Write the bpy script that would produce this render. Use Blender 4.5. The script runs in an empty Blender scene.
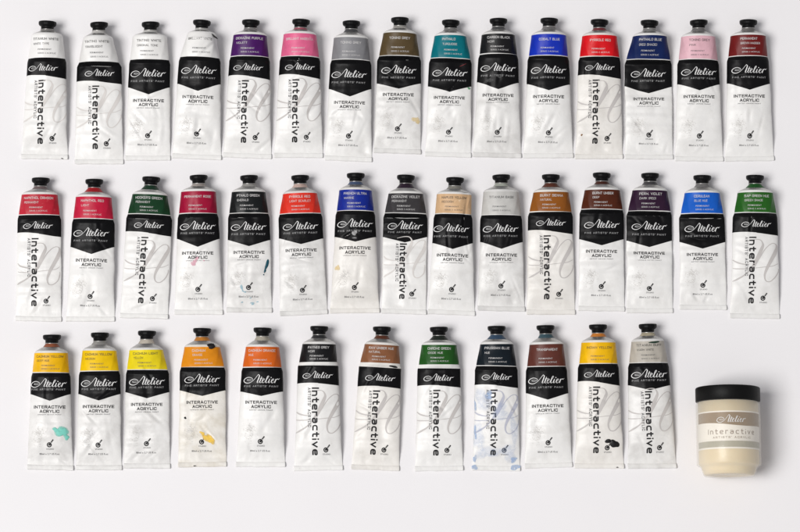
import bpy, bmesh, math, random
from mathutils import Vector, noise

S = 0.001                       # all shapes below are written in millimetres
scene = bpy.context.scene
col = scene.collection
R = math.radians

# ------------------------------------------------------------------ camera, light, exposure
DIST, TILT = 2600.0, R(9.3)
CAM = Vector((0, -math.sin(TILT), math.cos(TILT))) * DIST
FWD = Vector((0, math.sin(TILT), -math.cos(TILT)))
UP = Vector((0, math.cos(TILT), math.sin(TILT)))
RIGHT = Vector((1, 0, 0))
cd = bpy.data.cameras.new('camera')
cd.sensor_width = 36
cd.lens = 36 * DIST / 800.0
cd.clip_start = 0.05
cd.clip_end = 60
cam = bpy.data.objects.new('camera', cd)
cam.location = CAM * S
cam.rotation_euler = (TILT, 0, 0)
col.objects.link(cam)
scene.camera = cam

world = bpy.data.worlds.new('World')
scene.world = world
world.use_nodes = True
bg = world.node_tree.nodes['Background']
bg.inputs['Color'].default_value = (0.97, 0.96, 1.0, 1)
bg.inputs['Strength'].default_value = 0.33

def area(name, loc, target, size, power, colr):
    l = bpy.data.lights.new(name, 'AREA')
    l.shape = 'RECTANGLE'
    l.size, l.size_y = size
    l.energy = power
    l.color = colr
    o = bpy.data.objects.new(name, l)
    o.location = loc
    d = Vector(target) - Vector(loc)
    o.rotation_euler = d.to_track_quat('-Z', 'Y').to_euler()
    col.objects.link(o)
    return o
area('window_light', (-3.4, -1.05, 6.4), (0, 0, 0), (3.0, 3.0), 458, (1.0, 0.98, 0.965))

scene.view_settings.view_transform = 'Standard'
scene.view_settings.look = 'None'
scene.view_settings.exposure = 0.0
scene.view_settings.gamma = 1.0

def unproject(px, py, z=0.0):
    """pixel of the 800x532 photograph -> point at height z above the table (mm)"""
    d = FWD * DIST + RIGHT * (px - 400) + UP * (266 - py)
    t = (z - CAM.z) / d.z
    return CAM + d * t

# ------------------------------------------------------------------ materials
def lin(c):
    c = c / 255.0
    return c / 12.92 if c <= 0.04045 else ((c + 0.055) / 1.055) ** 2.4
def rgb(r, g, b, k=1.0):
    return (lin(r) * k, lin(g) * k, lin(b) * k, 1)

def new_mat(name):
    m = bpy.data.materials.new(name)
    m.use_nodes = True
    nt = m.node_tree
    return m, nt, nt.nodes['Principled BSDF']

def node(nt, t, **kw):
    n = nt.nodes.new(t)
    for k, v in kw.items():
        setattr(n, k, v)
    return n

def coords(nt, randomise=True):
    tc = node(nt, 'ShaderNodeTexCoord')
    if not randomise:
        return tc.outputs['Object']
    oi = node(nt, 'ShaderNodeObjectInfo')
    mul = node(nt, 'ShaderNodeMath', operation='MULTIPLY')
    mul.inputs[1].default_value = 3.7
    nt.links.new(oi.outputs['Random'], mul.inputs[0])
    add = node(nt, 'ShaderNodeVectorMath', operation='ADD')
    nt.links.new(tc.outputs['Object'], add.inputs[0])
    nt.links.new(mul.outputs[0], add.inputs[1])
    return add.outputs[0]

def noise_tex(nt, vec, scale, detail=3, rough=0.55, dist=0.0):
    n = node(nt, 'ShaderNodeTexNoise')
    n.inputs['Scale'].default_value = scale
    n.inputs['Detail'].default_value = detail
    n.inputs['Roughness'].default_value = rough
    n.inputs['Distortion'].default_value = dist
    nt.links.new(vec, n.inputs['Vector'])
    return n.outputs['Fac']

def ramp(nt, fac, p0, c0, p1, c1):
    r = node(nt, 'ShaderNodeValToRGB')
    r.color_ramp.elements[0].position = p0
    r.color_ramp.elements[0].color = c0
    r.color_ramp.elements[1].position = p1
    r.color_ramp.elements[1].color = c1
    nt.links.new(fac, r.inputs['Fac'])
    return r.outputs['Color']

def bump(nt, bsdf, height, strength, dist):
    b = node(nt, 'ShaderNodeBump')
    b.inputs['Strength'].default_value = strength
    b.inputs['Distance'].default_value = dist
    nt.links.new(height, b.inputs['Height'])
    nt.links.new(b.outputs['Normal'], bsdf.inputs['Normal'])

def mat_paint(name, c, rough=0.42, metal=0.0, var=0.10, bmp=0.12, spec=0.4, wear=None, coat=0.0):
    """printed or moulded surface: a colour with slight mottling and a fine uneven skin"""
    m, nt, b = new_mat(name)
    v = coords(nt)
    f = noise_tex(nt, v, 110, 4, 0.6)
    lo = tuple(x * (1 - var) for x in c[:3]) + (1,)
    hi = tuple(min(1, x * (1 + var)) for x in c[:3]) + (1,)
    colr = ramp(nt, f, 0.3, lo, 0.7, hi)
    if wear:
        w = noise_tex(nt, v, 160, 6, 0.7, 0.6)
        wf = ramp(nt, w, wear[1], (0, 0, 0, 1), wear[1] + 0.16, (1, 1, 1, 1))
        mx = node(nt, 'ShaderNodeMix', data_type='RGBA')
        nt.links.new(wf, mx.inputs[0])
        nt.links.new(colr, mx.inputs[6])
        mx.inputs[7].default_value = wear[0]
        colr = mx.outputs[2]
    nt.links.new(colr, b.inputs['Base Color'])
    b.inputs['Roughness'].default_value = rough
    b.inputs['Metallic'].default_value = metal
    b.inputs['Specular IOR Level'].default_value = spec
    b.inputs['Coat Weight'].default_value = coat
    b.inputs['Coat Roughness'].default_value = 0.25
    if bmp:
        bump(nt, b, noise_tex(nt, v, 240, 4, 0.6, 0.3), bmp, 0.0012)
    return m

def mat_lacquer(name, c, dirt, dirt_at):
    """white lacquered foil, softly crinkled, with grey thumb smudges"""
    m, nt, b = new_mat(name)
    v = coords(nt)
    f = noise_tex(nt, v, 55, 5, 0.62, 0.4)
    base = ramp(nt, f, dirt_at - 0.06, dirt, dirt_at + 0.24, c)
    f2 = noise_tex(nt, v, 420, 3, 0.7)
    sp = ramp(nt, f2, 0.22, (0.86, 0.85, 0.83, 1), 0.36, (1, 1, 1, 1))
    mx = node(nt, 'ShaderNodeMix', data_type='RGBA', blend_type='MULTIPLY')
    mx.inputs[0].default_value = 1.0
    nt.links.new(base, mx.inputs[6])
    nt.links.new(sp, mx.inputs[7])
    nt.links.new(mx.outputs[2], b.inputs['Base Color'])
    b.inputs['Roughness'].default_value = 0.43
    b.inputs['Specular IOR Level'].default_value = 0.5
    h1 = noise_tex(nt, v, 95, 3, 0.55, 1.2)
    h2 = noise_tex(nt, v, 420, 4, 0.6)
    a = node(nt, 'ShaderNodeMath', operation='MULTIPLY_ADD')
    nt.links.new(h2, a.inputs[0])
    a.inputs[1].default_value = 0.14
    nt.links.new(h1, a.inputs[2])
    # crumpled foil: small flat facets meeting in soft ridges
    warp = node(nt, 'ShaderNodeVectorMath', operation='MULTIPLY_ADD')
    wn = node(nt, 'ShaderNodeTexNoise')
    wn.inputs['Scale'].default_value = 60
    nt.links.new(v, wn.inputs['Vector'])
    nt.links.new(wn.outputs['Color'], warp.inputs[0])
    warp.inputs[1].default_value = (0.012, 0.012, 0.012)
    nt.links.new(v, warp.inputs[2])
    vo = node(nt, 'ShaderNodeTexVoronoi', feature='F1')
    vo.inputs['Scale'].default_value = 95
    nt.links.new(warp.outputs[0], vo.inputs['Vector'])
    mask = noise_tex(nt, v, 28, 2, 0.5)
    mk = ramp(nt, mask, 0.42, (0.05, 0.05, 0.05, 1), 0.66, (1, 1, 1, 1))
    vm = node(nt, 'ShaderNodeMath', operation='MULTIPLY')
    nt.links.new(vo.outputs['Distance'], vm.inputs[0])
    nt.links.new(mk, vm.inputs[1])
    a2 = node(nt, 'ShaderNodeMath', operation='MULTIPLY_ADD')
    nt.links.new(vm.outputs[0], a2.inputs[0])
    a2.inputs[1].default_value = 0.45
    nt.links.new(a.outputs[0], a2.inputs[2])
    bump(nt, b, a2.outputs[0], 0.19, 0.0018)
    return m

M_WHITE = mat_lacquer('white_lacquer', (0.815, 0.81, 0.79, 1), (0.745, 0.735, 0.71, 1), 0.30)
M_GREYED = mat_lacquer('handled_white_lacquer', (0.785, 0.78, 0.76, 1), (0.645, 0.635, 0.615, 1), 0.36)
M_CREAM = mat_lacquer('yellowed_white_lacquer', (0.79, 0.765, 0.71, 1), (0.65, 0.605, 0.515, 1), 0.38)
M_WARM = mat_lacquer('warm_white_lacquer', (0.81, 0.79, 0.75, 1), (0.72, 0.695, 0.65, 1), 0.34)
LACQ = {'w': M_WHITE, 'g': M_GREYED, 'c': M_CREAM, 'm': M_WARM}
M_BLACK = mat_paint('black_print', (0.0040, 0.0040, 0.0046, 1), 0.40, 0, 0.2, 0.16, 0.13,
                    wear=((0.022, 0.022, 0.024, 1), 0.66))
M_CAP = mat_paint('black_cap_plastic', (0.0045, 0.0045, 0.005, 1), 0.45, 0, 0.15, 0.10, 0.13)
M_METAL = mat_paint('bare_aluminium', (0.50, 0.495, 0.48, 1), 0.34, 0.85, 0.14, 0.22, 0.5)
M_INK = mat_paint('black_ink', (0.014, 0.014, 0.015, 1), 0.55, 0, 0.0, 0.0, 0.2)
M_GREYINK = mat_paint('grey_ink', (0.10, 0.10, 0.105, 1), 0.55, 0, 0.0, 0.0, 0.2)
M_WHITEINK = mat_paint('white_ink', (0.80, 0.80, 0.79, 1), 0.5, 0, 0.0, 0.0, 0.2)
M_DIMINK = mat_paint('thin_white_ink', (0.40, 0.40, 0.40, 1), 0.5, 0, 0.0, 0.0, 0.2)
M_NAMEINK = mat_paint('label_white_ink', (0.62, 0.61, 0.60, 1), 0.5, 0, 0.0, 0.0, 0.2)
M_DARKINK = mat_paint('label_dark_ink', (0.05, 0.05, 0.05, 1), 0.5, 0, 0.0, 0.0, 0.2)
M_SCRIPT = mat_paint('pale_warm_grey_ink', rgb(194, 190, 187), 0.5, 0, 0.0, 0.0, 0.3)
M_SCRIPT_FAINT = mat_paint('faint_grey_ink', rgb(214, 210, 206), 0.5, 0, 0.0, 0.0, 0.3)
M_SCRIPT_BLUE = mat_paint('cool_grey_ink', rgb(186, 188, 200), 0.5, 0, 0.0, 0.0, 0.3)
M_DOTS = mat_paint('faint_dot_ink', rgb(206, 204, 200), 0.5, 0, 0.0, 0.0, 0.3)
_cm = {}
def cmat(name, c, **kw):
    k = (name, c)
    if k not in _cm:
        _cm[k] = mat_paint(name, rgb(*c, k=0.88), **kw)
    return _cm[k]

def mat_wash(name, c):
    """thin dried wash: thins out towards its rim and breaks up unevenly"""
    m, nt, b = new_mat(name)
    b.inputs['Base Color'].default_value = rgb(*c)
    b.inputs['Roughness'].default_value = 0.5
    b.inputs['Specular IOR Level'].default_value = 0.2
    at = node(nt, 'ShaderNodeAttribute', attribute_name='wash')
    f = noise_tex(nt, coords(nt), 330, 5, 0.65, 0.8)
    mr = node(nt, 'ShaderNodeMapRange')
    mr.inputs['From Min'].default_value = 0.30
    mr.inputs['From Max'].default_value = 0.66
    mr.inputs['To Min'].default_value = 0.15
    nt.links.new(f, mr.inputs['Value'])
    mu = node(nt, 'ShaderNodeMath', operation='MULTIPLY')
    nt.links.new(at.outputs['Fac'], mu.inputs[0])
    nt.links.new(mr.outputs[0], mu.inputs[1])
    nt.links.new(mu.outputs[0], b.inputs['Alpha'])
    return m

# ------------------------------------------------------------------ mesh helpers
def mesh_obj(name, verts, faces, mat, parent=None, smooth=True):
    me = bpy.data.meshes.new(name)
    me.from_pydata([(v[0] * S, v[1] * S, v[2] * S) for v in verts], [], faces)
    me.materials.append(mat)
    if smooth:
        me.polygons.foreach_set('use_smooth', [True] * len(me.polygons))
    me.update()
    o = bpy.data.objects.new(name, me)
    col.objects.link(o)
    if parent is not None:
        o.parent = parent
    return o

def fix_normals(o):
    bm = bmesh.new()
    bm.from_mesh(o.data)
    bmesh.ops.recalc_face_normals(bm, faces=bm.faces)
    bm.to_mesh(o.data)
    bm.free()

_text_cache = {}
def text2d(s, offset=0.0, spacing=1.0, shear=0.0):
    """2-D triangles of a line of type, scaled into the unit box"""
    k = (s, offset, spacing, shear)
    if k in _text_cache:
        return _text_cache[k]
    cu = bpy.data.curves.new('type', 'FONT')
    cu.body = s
    cu.size = 10
    cu.offset = offset
    cu.space_character = spacing
    cu.shear = shear
    cu.resolution_u = 3
    cu.dimensions = '2D'
    cu.fill_mode = 'BOTH'
    ob = bpy.data.objects.new('type', cu)
    col.objects.link(ob)
    dg = bpy.context.evaluated_depsgraph_get()
    dg.update()
    ev = ob.evaluated_get(dg)
    me = ev.to_mesh()
    bm = bmesh.new()
    bm.from_mesh(me)
    ev.to_mesh_clear()
    bpy.data.objects.remove(ob)
    bpy.data.curves.remove(cu)
    bmesh.ops.remove_doubles(bm, verts=bm.verts, dist=1e-5)
    bmesh.ops.triangulate(bm, faces=bm.faces)
    bm.verts.ensure_lookup_table()
    bm.verts.index_update()
    vs = [(v.co.x, v.co.y) for v in bm.verts]
    fs = []
    for f in bm.faces:
        ids = [v.index for v in f.verts]
        a, b, c = (vs[i] for i in ids)
        if (b[0]-a[0])*(c[1]-a[1]) - (b[1]-a[1])*(c[0]-a[0]) < 0:
            ids.reverse()
        fs.append(ids)
    bm.free()
    x0, x1 = min(v[0] for v in vs), max(v[0] for v in vs)
    y0, y1 = min(v[1] for v in vs), max(v[1] for v in vs)
    vs = [((x - x0) / (x1 - x0), (y - y0) / (y1 - y0)) for x, y in vs]
    _text_cache[k] = (vs, fs)
    return vs, fs

class Ink:
    """collects flat shapes in tube coordinates (x across, y along) to be laid on a surface"""
    def __init__(self):
        self.v, self.f, self.lift = [], [], []
    def text(self, s, cx, cy, w, h, offset=0.0, spacing=1.0, rot=False, lift=0.0):
        vs, fs = text2d(s, offset, spacing)
        n = len(self.v)
        for x, y in vs:
            if rot:     # reads downwards, letter tops to the right
                self.v.append((cx + (y - 0.5) * h, cy - (x - 0.5) * w))
            else:
                self.v.append((cx + (x - 0.5) * w, cy + (y - 0.5) * h))
            self.lift.append(lift)
        self.f += [[i + n for i in f] for f in fs]
    def poly(self, pts, lift=0.0, dome=0.0):
        n = len(self.v)
        cx = sum(p[0] for p in pts) / len(pts)
        cy = sum(p[1] for p in pts) / len(pts)
        k = len(pts)
        self.v.append((cx, cy)); self.lift.append(lift + dome)
        for t in (0.68, 1.0):
            for p in pts:
                self.v.append((cx + (p[0] - cx) * t, cy + (p[1] - cy) * t)); self.lift.append(lift + (dome*0.8 if t < 1 else -0.1 if dome else 0))
        for i in range(k):
            j = (i + 1) % k
            self.f.append([n, n + 1 + i, n + 1 + j])
            self.f.append([n + 1 + i, n + 1 + k + i, n + 1 + k + j, n + 1 + j])
    def line(self, pts, wt, lift=0.0):
        """straight-cornered ribbon of even weight, ends squared off half a width further out"""
        P = [pts[0]]
        for p in pts[1:]:
            d = math.dist(P[-1], p)
            if d < 1e-4: continue
            m = max(1, int(d/1.2))
            P += [(P[-1][0]+(p[0]-P[-1][0])*(i+1)/m, P[-1][1]+(p[1]-P[-1][1])*(i+1)/m) for i in range(m)] if m > 1 else [p]
        def ext(a, b):
            l = math.dist(a, b)
            return (a[0]-(b[0]-a[0])/l*wt/2, a[1]-(b[1]-a[1])/l*wt/2)
        P[0], P[-1] = ext(P[0], P[1]), ext(P[-1], P[-2])
        n = len(self.v)
        for i, p in enumerate(P):
            a, b = P[max(0, i-1)], P[min(len(P)-1, i+1)]
            d1 = ((p[0]-a[0]), (p[1]-a[1])) if i else (b[0]-p[0], b[1]-p[1])
            d2 = ((b[0]-p[0]), (b[1]-p[1])) if i < len(P)-1 else d1
            l1, l2 = math.hypot(*d1), math.hypot(*d2)
            n1, n2 = (-d1[1]/l1, d1[0]/l1), (-d2[1]/l2, d2[0]/l2)
            mx, my = n1[0]+n2[0], n1[1]+n2[1]
            ml = math.hypot(mx, my) or 1e-6
            mx, my = mx/ml, my/ml
            k = wt/2/max(0.45, mx*n1[0]+my*n1[1])
            self.v += [(p[0]+mx*k, p[1]+my*k), (p[0]-mx*k, p[1]-my*k)]
            self.lift += [lift + 0.0004*i]*2
        for i in range(len(P)-1):
            a = n + 2*i
            self.f.append([a, a+1, a+3, a+2])
    def stroke(self, pts, lift=0.0, step=0.5):
        """pts: (x, y, width) swept as a smooth ribbon"""
        P = [pts[0]] + list(pts) + [pts[-1]]
        out = []
        for i in range(1, len(P) - 2):
            p0, p1, p2, p3 = P[i-1], P[i], P[i+1], P[i+2]
            d = math.hypot(p2[0]-p1[0], p2[1]-p1[1])
            n = max(3, int(d / step))
            for k in range(n):
                t = k / n
                out.append([0.5*((2*b) + (-a+c)*t + (2*a-5*b+4*c-e)*t*t + (-a+3*b-3*c+e)*t**3)
                            for a, b, c, e in zip(p0, p1, p2, p3)])
        out.append(list(pts[-1]))
        n = len(self.v)
        for i, (x, y, w) in enumerate(out):
            a, b = out[max(0, i-1)], out[min(len(out)-1, i+1)]
            dx, dy = b[0]-a[0], b[1]-a[1]
            l = math.hypot(dx, dy) or 1
            nx, ny = -dy/l * max(w, 0.02)/2, dx/l * max(w, 0.02)/2
            self.v += [(x+nx, y+ny), (x-nx, y-ny)]
            lf = lift + 0.0006 * i
            self.lift += [lf, lf]
        for i in range(len(out) - 1):
            a = n + 2*i
            self.f.append([a, a+1, a+3, a+2])

def blob(rnd, cx, cy, rx, ry, rough=0.3, n=22, rot=0.0):
    ph = [rnd.uniform(0, 6.28) for _ in range(4)]
    pts = []
    for i in range(n):
        t = 2*math.pi*i/n
        r = 1 + rough*(0.45*math.sin(2*t+ph[0]) + 0.32*math.sin(3*t+ph[1]) + 0.13*math.sin(5*t+ph[2]) + 0.07*math.sin(9*t+ph[3]))
        x, y = rx*r*math.cos(t), ry*r*math.sin(t)
        pts.append((cx + x*math.cos(rot) - y*math.sin(rot), cy + x*math.sin(rot) + y*math.cos(rot)))
    return pts

# a wide engineer's alphabet: strokes on a unit box, corners rounded by r
_r = 0.30
GLYPHS = {
 'A': (1.0, [((0,0),(.5,1),(1,0)), ((.2,.3),(.8,.3))], 0), 'B': (.95, [((0,0),(0,1),(.86,1),(.86,.52),(0,.52)), ((.3,.52),(.95,.52),(.95,0),(0,0))], .2),
 'C': (.95, [((.95,.76),(.95,1),(0,1),(0,0),(.95,0),(.95,.24))], _r), 'D': (.95, [((.02,0),(.02,1),(.95,1),(.95,0),(0,0))], _r),
 'E': (.85, [((.85,1),(0,1),(0,0),(.85,0)), ((0,.5),(.75,.5))], 0), 'F': (.85, [((.85,1),(0,1),(0,0)), ((0,.5),(.75,.5))], 0),
 'G': (.98, [((.95,.76),(.95,1),(0,1),(0,0),(.95,0),(.95,.48),(.55,.48))], _r), 'H': (.92, [((0,0),(0,1)), ((.92,0),(.92,1)), ((0,.5),(.92,.5))], 0),
 'I': (.0, [((0,0),(0,1))], 0), 'J': (.7, [((.7,1),(.7,0),(0,0),(0,.3))], _r), 'K': (.92, [((0,0),(0,1)), ((.88,1),(.02,.46)), ((.3,.62),(.92,0))], 0),
 'L': (.8, [((0,1),(0,0),(.8,0))], 0), 'M': (1.15, [((0,0),(0,1),(.575,.2),(1.15,1),(1.15,0))], 0), 'N': (.95, [((0,0),(0,1),(.95,0),(.95,1))], 0),
 'O': (1.0, [((.5,1),(0,1),(0,0),(1,0),(1,1),(.48,1))], _r), 'P': (.9, [((0,0),(0,1),(.9,1),(.9,.45),(0,.45))], .2), 'Q': (1.0, [((.5,1),(0,1),(0,0),(1,0),(1,1),(.48,1)), ((.6,.3),(1.0,-.08))], _r),
 'R': (.92, [((0,0),(0,1),(.9,1),(.9,.47),(0,.47)), ((.45,.47),(.92,0))], .2), 'S': (.92, [((.9,.8),(.9,1),(0,1),(0,.52),(.92,.52),(.92,0),(0,0),(0,.2))], .2),
 'T': (.95, [((0,1),(.95,1)), ((.475,1),(.475,0))], 0), 'U': (.92, [((0,1),(0,0),(.92,0),(.92,1))], _r), 'V': (1.0, [((0,1),(.5,0),(1,1))], 0),
 'W': (1.35, [((0,1),(.36,0),(.675,.9),(.99,0),(1.35,1))], 0), 'X': (.95, [((0,0),(.95,1)), ((0,1),(.95,0))], 0), 'Y': (1.0, [((0,1),(.5,.46),(1,1)), ((.5,.46),(.5,0))], 0),
 'Z': (.92, [((0,1),(.92,1),(0,0),(.92,0))], 0), "'": (.0, [((.0,.78),(.06,1.02))], 0), '.': (.0, [((0,0),(0,.1))], 0),
 '(': (.22, [((.22,1.1),(0,.8),(0,.2),(.22,-.1))], .2), ')': (.22, [((0,1.1),(.22,.8),(.22,.2),(0,-.1))], .2), ' ': (.35, [], 0),
 'n': (.74, [((0,0),(0,.70)), ((0,.30),(0,.70),(.74,.70),(.74,0))], .38), 't': (.62, [((.24,.98),(.24,0),(.62,0)), ((0,.68),(.6,.68))], .16),
 'e': (.80, [((.04,.36),(.80,.36),(.80,.70),(0,.70),(0,0),(.76,0))], .36), 'r': (.56, [((0,0),(0,.72)), ((0,.30),(0,.70),(.56,.70))], .36),
 'a': (.76, [((.06,.70),(.76,.70),(.76,0),(0,0),(0,.40),(.74,.40))], .30), 'c': (.74, [((.74,.70),(0,.70),(0,0),(.74,0))], .36),
 'i': (.0, [((0,0),(0,.53)), ((0,.95),(0,.97))], 0), 'v': (.80, [((0,.72),(.40,0),(.80,.72))], 0),
}
def round_corners(pts, r):
    if r <= 0 or len(pts) < 3:
        return list(pts)
    out = [pts[0]]
    for a, b, c in zip(pts, pts[1:], pts[2:]):
        la, lc = math.dist(a, b), math.dist(b, c)
        k = min(r, la*0.5, lc*0.5)
        p = (b[0]+(a[0]-b[0])*k/la, b[1]+(a[1]-b[1])*k/la)
        q = (b[0]+(c[0]-b[0])*k/lc, b[1]+(c[1]-b[1])*k/lc)
        for t in (0, .2, .4, .6, .8, 1):
            out.append(((1-t)**2*p[0]+2*t*(1-t)*b[0]+t*t*q[0], (1-t)**2*p[1]+2*t*(1-t)*b[1]+t*t*q[1]))
    out.append(pts[-1])
    return out
def lettering(ink, s, cx, cy, w, h, wt, track=0.42, rot=False):
    """a line of stroke lettering, w x h over the caps, strokes wt thick"""
    adv, x = [], 0.0
    for ch in s:
        adv.append(x)
        x += GLYPHS[ch][0] + track
    nat = x - track
    kx, ky = (w - wt)/nat, h - wt
    def put(px, py):
        u, v = (px*kx - (w-wt)/2), (py*ky - (h-wt)/2)
        return (cx + v, cy - u) if rot else (cx + u, cy + v)
    n_st = 0
    for ch, x0 in zip(s, adv):
        wd, strokes, r = GLYPHS[ch]
        for st in strokes:
            pts = [put(x0 + a, b) for a, b in round_corners([(p[0], p[1]) for p in st], r)]
            ink.line(pts, wt, 0.008*(n_st % 3)); n_st += 1

# the hand-lettered brand word, drawn in a 620 x 160 box
SCRIPT_WORD = [
    [(238,172,4),(205,178,6),(166,176,6),(150,165,5),(172,155,5),(205,153,4),(236,158,3)],
    [(240,172,4),(252,158,6),(236,134,9),(182,118,10),(124,138,11),(97,178,13),(118,212,13),(170,224,11),(228,202,8),(280,156,7),(318,108,8),(346,72,8),(358,65,8)],
    [(346,68,6),(366,78,14),(368,100,18),(352,148,19),(334,196,17),(330,214,9),(346,216,5),(372,196,4)],
    [(410,104,8),(396,146,17),(378,192,17),(378,212,12),(394,216,6),(416,198,4)],
    [(376,142,5),(410,138,7),(440,130,4)],
    [(418,186,4),(446,172,6),(460,154,7),(450,143,8),(430,158,14),(418,190,15),(424,213,11),(444,215,6),(466,194,4)],
    [(462,198,4),(500,152,5),(530,110,7),(530,92,8),(514,100,13),(494,152,18),(480,196,17),(482,213,11),(500,214,6),(520,196,4)],
    [(550,144,10),(536,180,17),(528,206,15),(538,216,8),(562,196,4)],
    [(564,114,8),(576,120,14),(570,126,8)],
    [(576,188,4),(606,172,6),(620,154,7),(610,143,8),(590,158,14),(578,190,15),(584,213,11),(604,215,6),(630,188,4)],
    [(656,142,9),(648,172,16),(636,208,16),(634,217,8)],
    [(640,194,4),(660,160,7),(682,142,11),(694,150,13),(702,148,7),(720,130,4)],
]
def brand_word(ink, cx, cy, w, bold=1.0, lift=0.0):
    k = w / 625.0
    for i, st in enumerate(SCRIPT_WORD):
        ink.stroke([(cx + (x-407)*k, cy + (145-y)*k, ww*k*bold) for x, y, ww in st], lift + 0.012*i, step=0.35)

FLOURISH = [
    [(22,190,5),(60,206,9),(96,216,6),(128,216,3)],
    [(22,238,4),(60,242,6),(110,242,4),(150,238,3),(220,230,4),(262,224,4),(312,208,3)],
    [(20,314,4),(58,304,10),(98,280,8),(132,246,8),(160,206,15),(184,160,20),(202,122,18),(207,100,11),(194,78,5),(166,74,4),(120,84,2)],
    [(156,232,4),(188,178,6),(222,126,5),(256,96,4),(280,96,5),(288,116,13),(276,150,21),(252,194,20),(228,240,16),(216,280,10),(224,310,6),(248,314,5),(276,290,6),(298,256,5),(310,238,3)],
]

def palette_icon(ink, cx, cy, s=1.0):
    ring = [(cx + 1.9*s*math.cos(t)-0.6*s, cy + 1.9*s*math.sin(t)-1.3*s, 1.0*s) for t in [i*6.0/14 + 0.9 for i in range(15)]]
    ink.stroke(ring, 0.0, 0.4)
    ink.poly([(cx-0.5*s+1.15*s*math.cos(t), cy-1.2*s+0.95*s*math.sin(t)) for t in [i*math.pi/5 for i in range(10)]], 0.02)
    ink.stroke([(cx-0.1*s, cy-0.6*s, 1.7*s), (cx+0.8*s, cy+0.6*s, 1.0*s)], 0.03, 0.4)
    for t in (0.62, 0.95, 1.26):
        px, py = cx + 2.3*s*t, cy + 3.0*s*t - 0.6*s
        ink.poly([(px-0.80*s, py+0.12*s), (px+0.10*s, py-0.80*s), (px+0.80*s, py-0.05*s), (px-0.05*s, py+0.82*s)], 0.04)

# ------------------------------------------------------------------ the table
def build_table():
    verts, faces = [(-4000, -4000, 0), (4000, -4000, 0), (4000, 4000, 0), (-4000, 4000, 0)], [(0, 1, 2, 3)]
    m, nt, b = new_mat('white_paper')
    v = coords(nt, False)
    f = noise_tex(nt, v, 9, 4, 0.6)
    c = ramp(nt, f, 0.25, (0.838, 0.826, 0.834, 1), 0.75, (0.853, 0.843, 0.850, 1))
    nt.links.new(c, b.inputs['Base Color'])
    g = noise_tex(nt, v, 900, 3, 0.7)
    gr = ramp(nt, g, 0.25, (0.965, 0.962, 0.962, 1), 0.5, (1, 1, 1, 1))
    mx = node(nt, 'ShaderNodeMix', data_type='RGBA', blend_type='MULTIPLY')
    mx.inputs[0].default_value = 1.0
    nt.links.new(c, mx.inputs[6])
    nt.links.new(gr, mx.inputs[7])
    nt.links.new(mx.outputs[2], b.inputs['Base Color'])
    b.inputs['Roughness'].default_value = 0.75
    b.inputs['Specular IOR Level'].default_value = 0.2
    bump(nt, b, noise_tex(nt, v, 500, 5, 0.65), 0.06, 0.0006)
    o = mesh_obj('table', verts, faces, m, None, False)
    o['kind'] = 'structure'
build_table()

# ------------------------------------------------------------------ a paint tube
def smooth(t):
    t = min(1, max(0, t))
    return t*t*(3-2*t)

def half_height(a, per):
    """half height of the ellipse whose girth stays that of the flat seam"""
    lo, hi = 0.3, a
    def p(b):
        h = ((a-b)/(a+b))**2
        return math.pi*(a+b)*(1+3*h/(10+math.sqrt(4-3*h)))
    if p(hi) < per:
        return a
    for _ in range(40):
        m = (lo+hi)/2
        if p(m) < per: lo = m
        else: hi = m
    return lo

class Tube:
    pass

SHEAR = math.tan(R(5.5))

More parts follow.
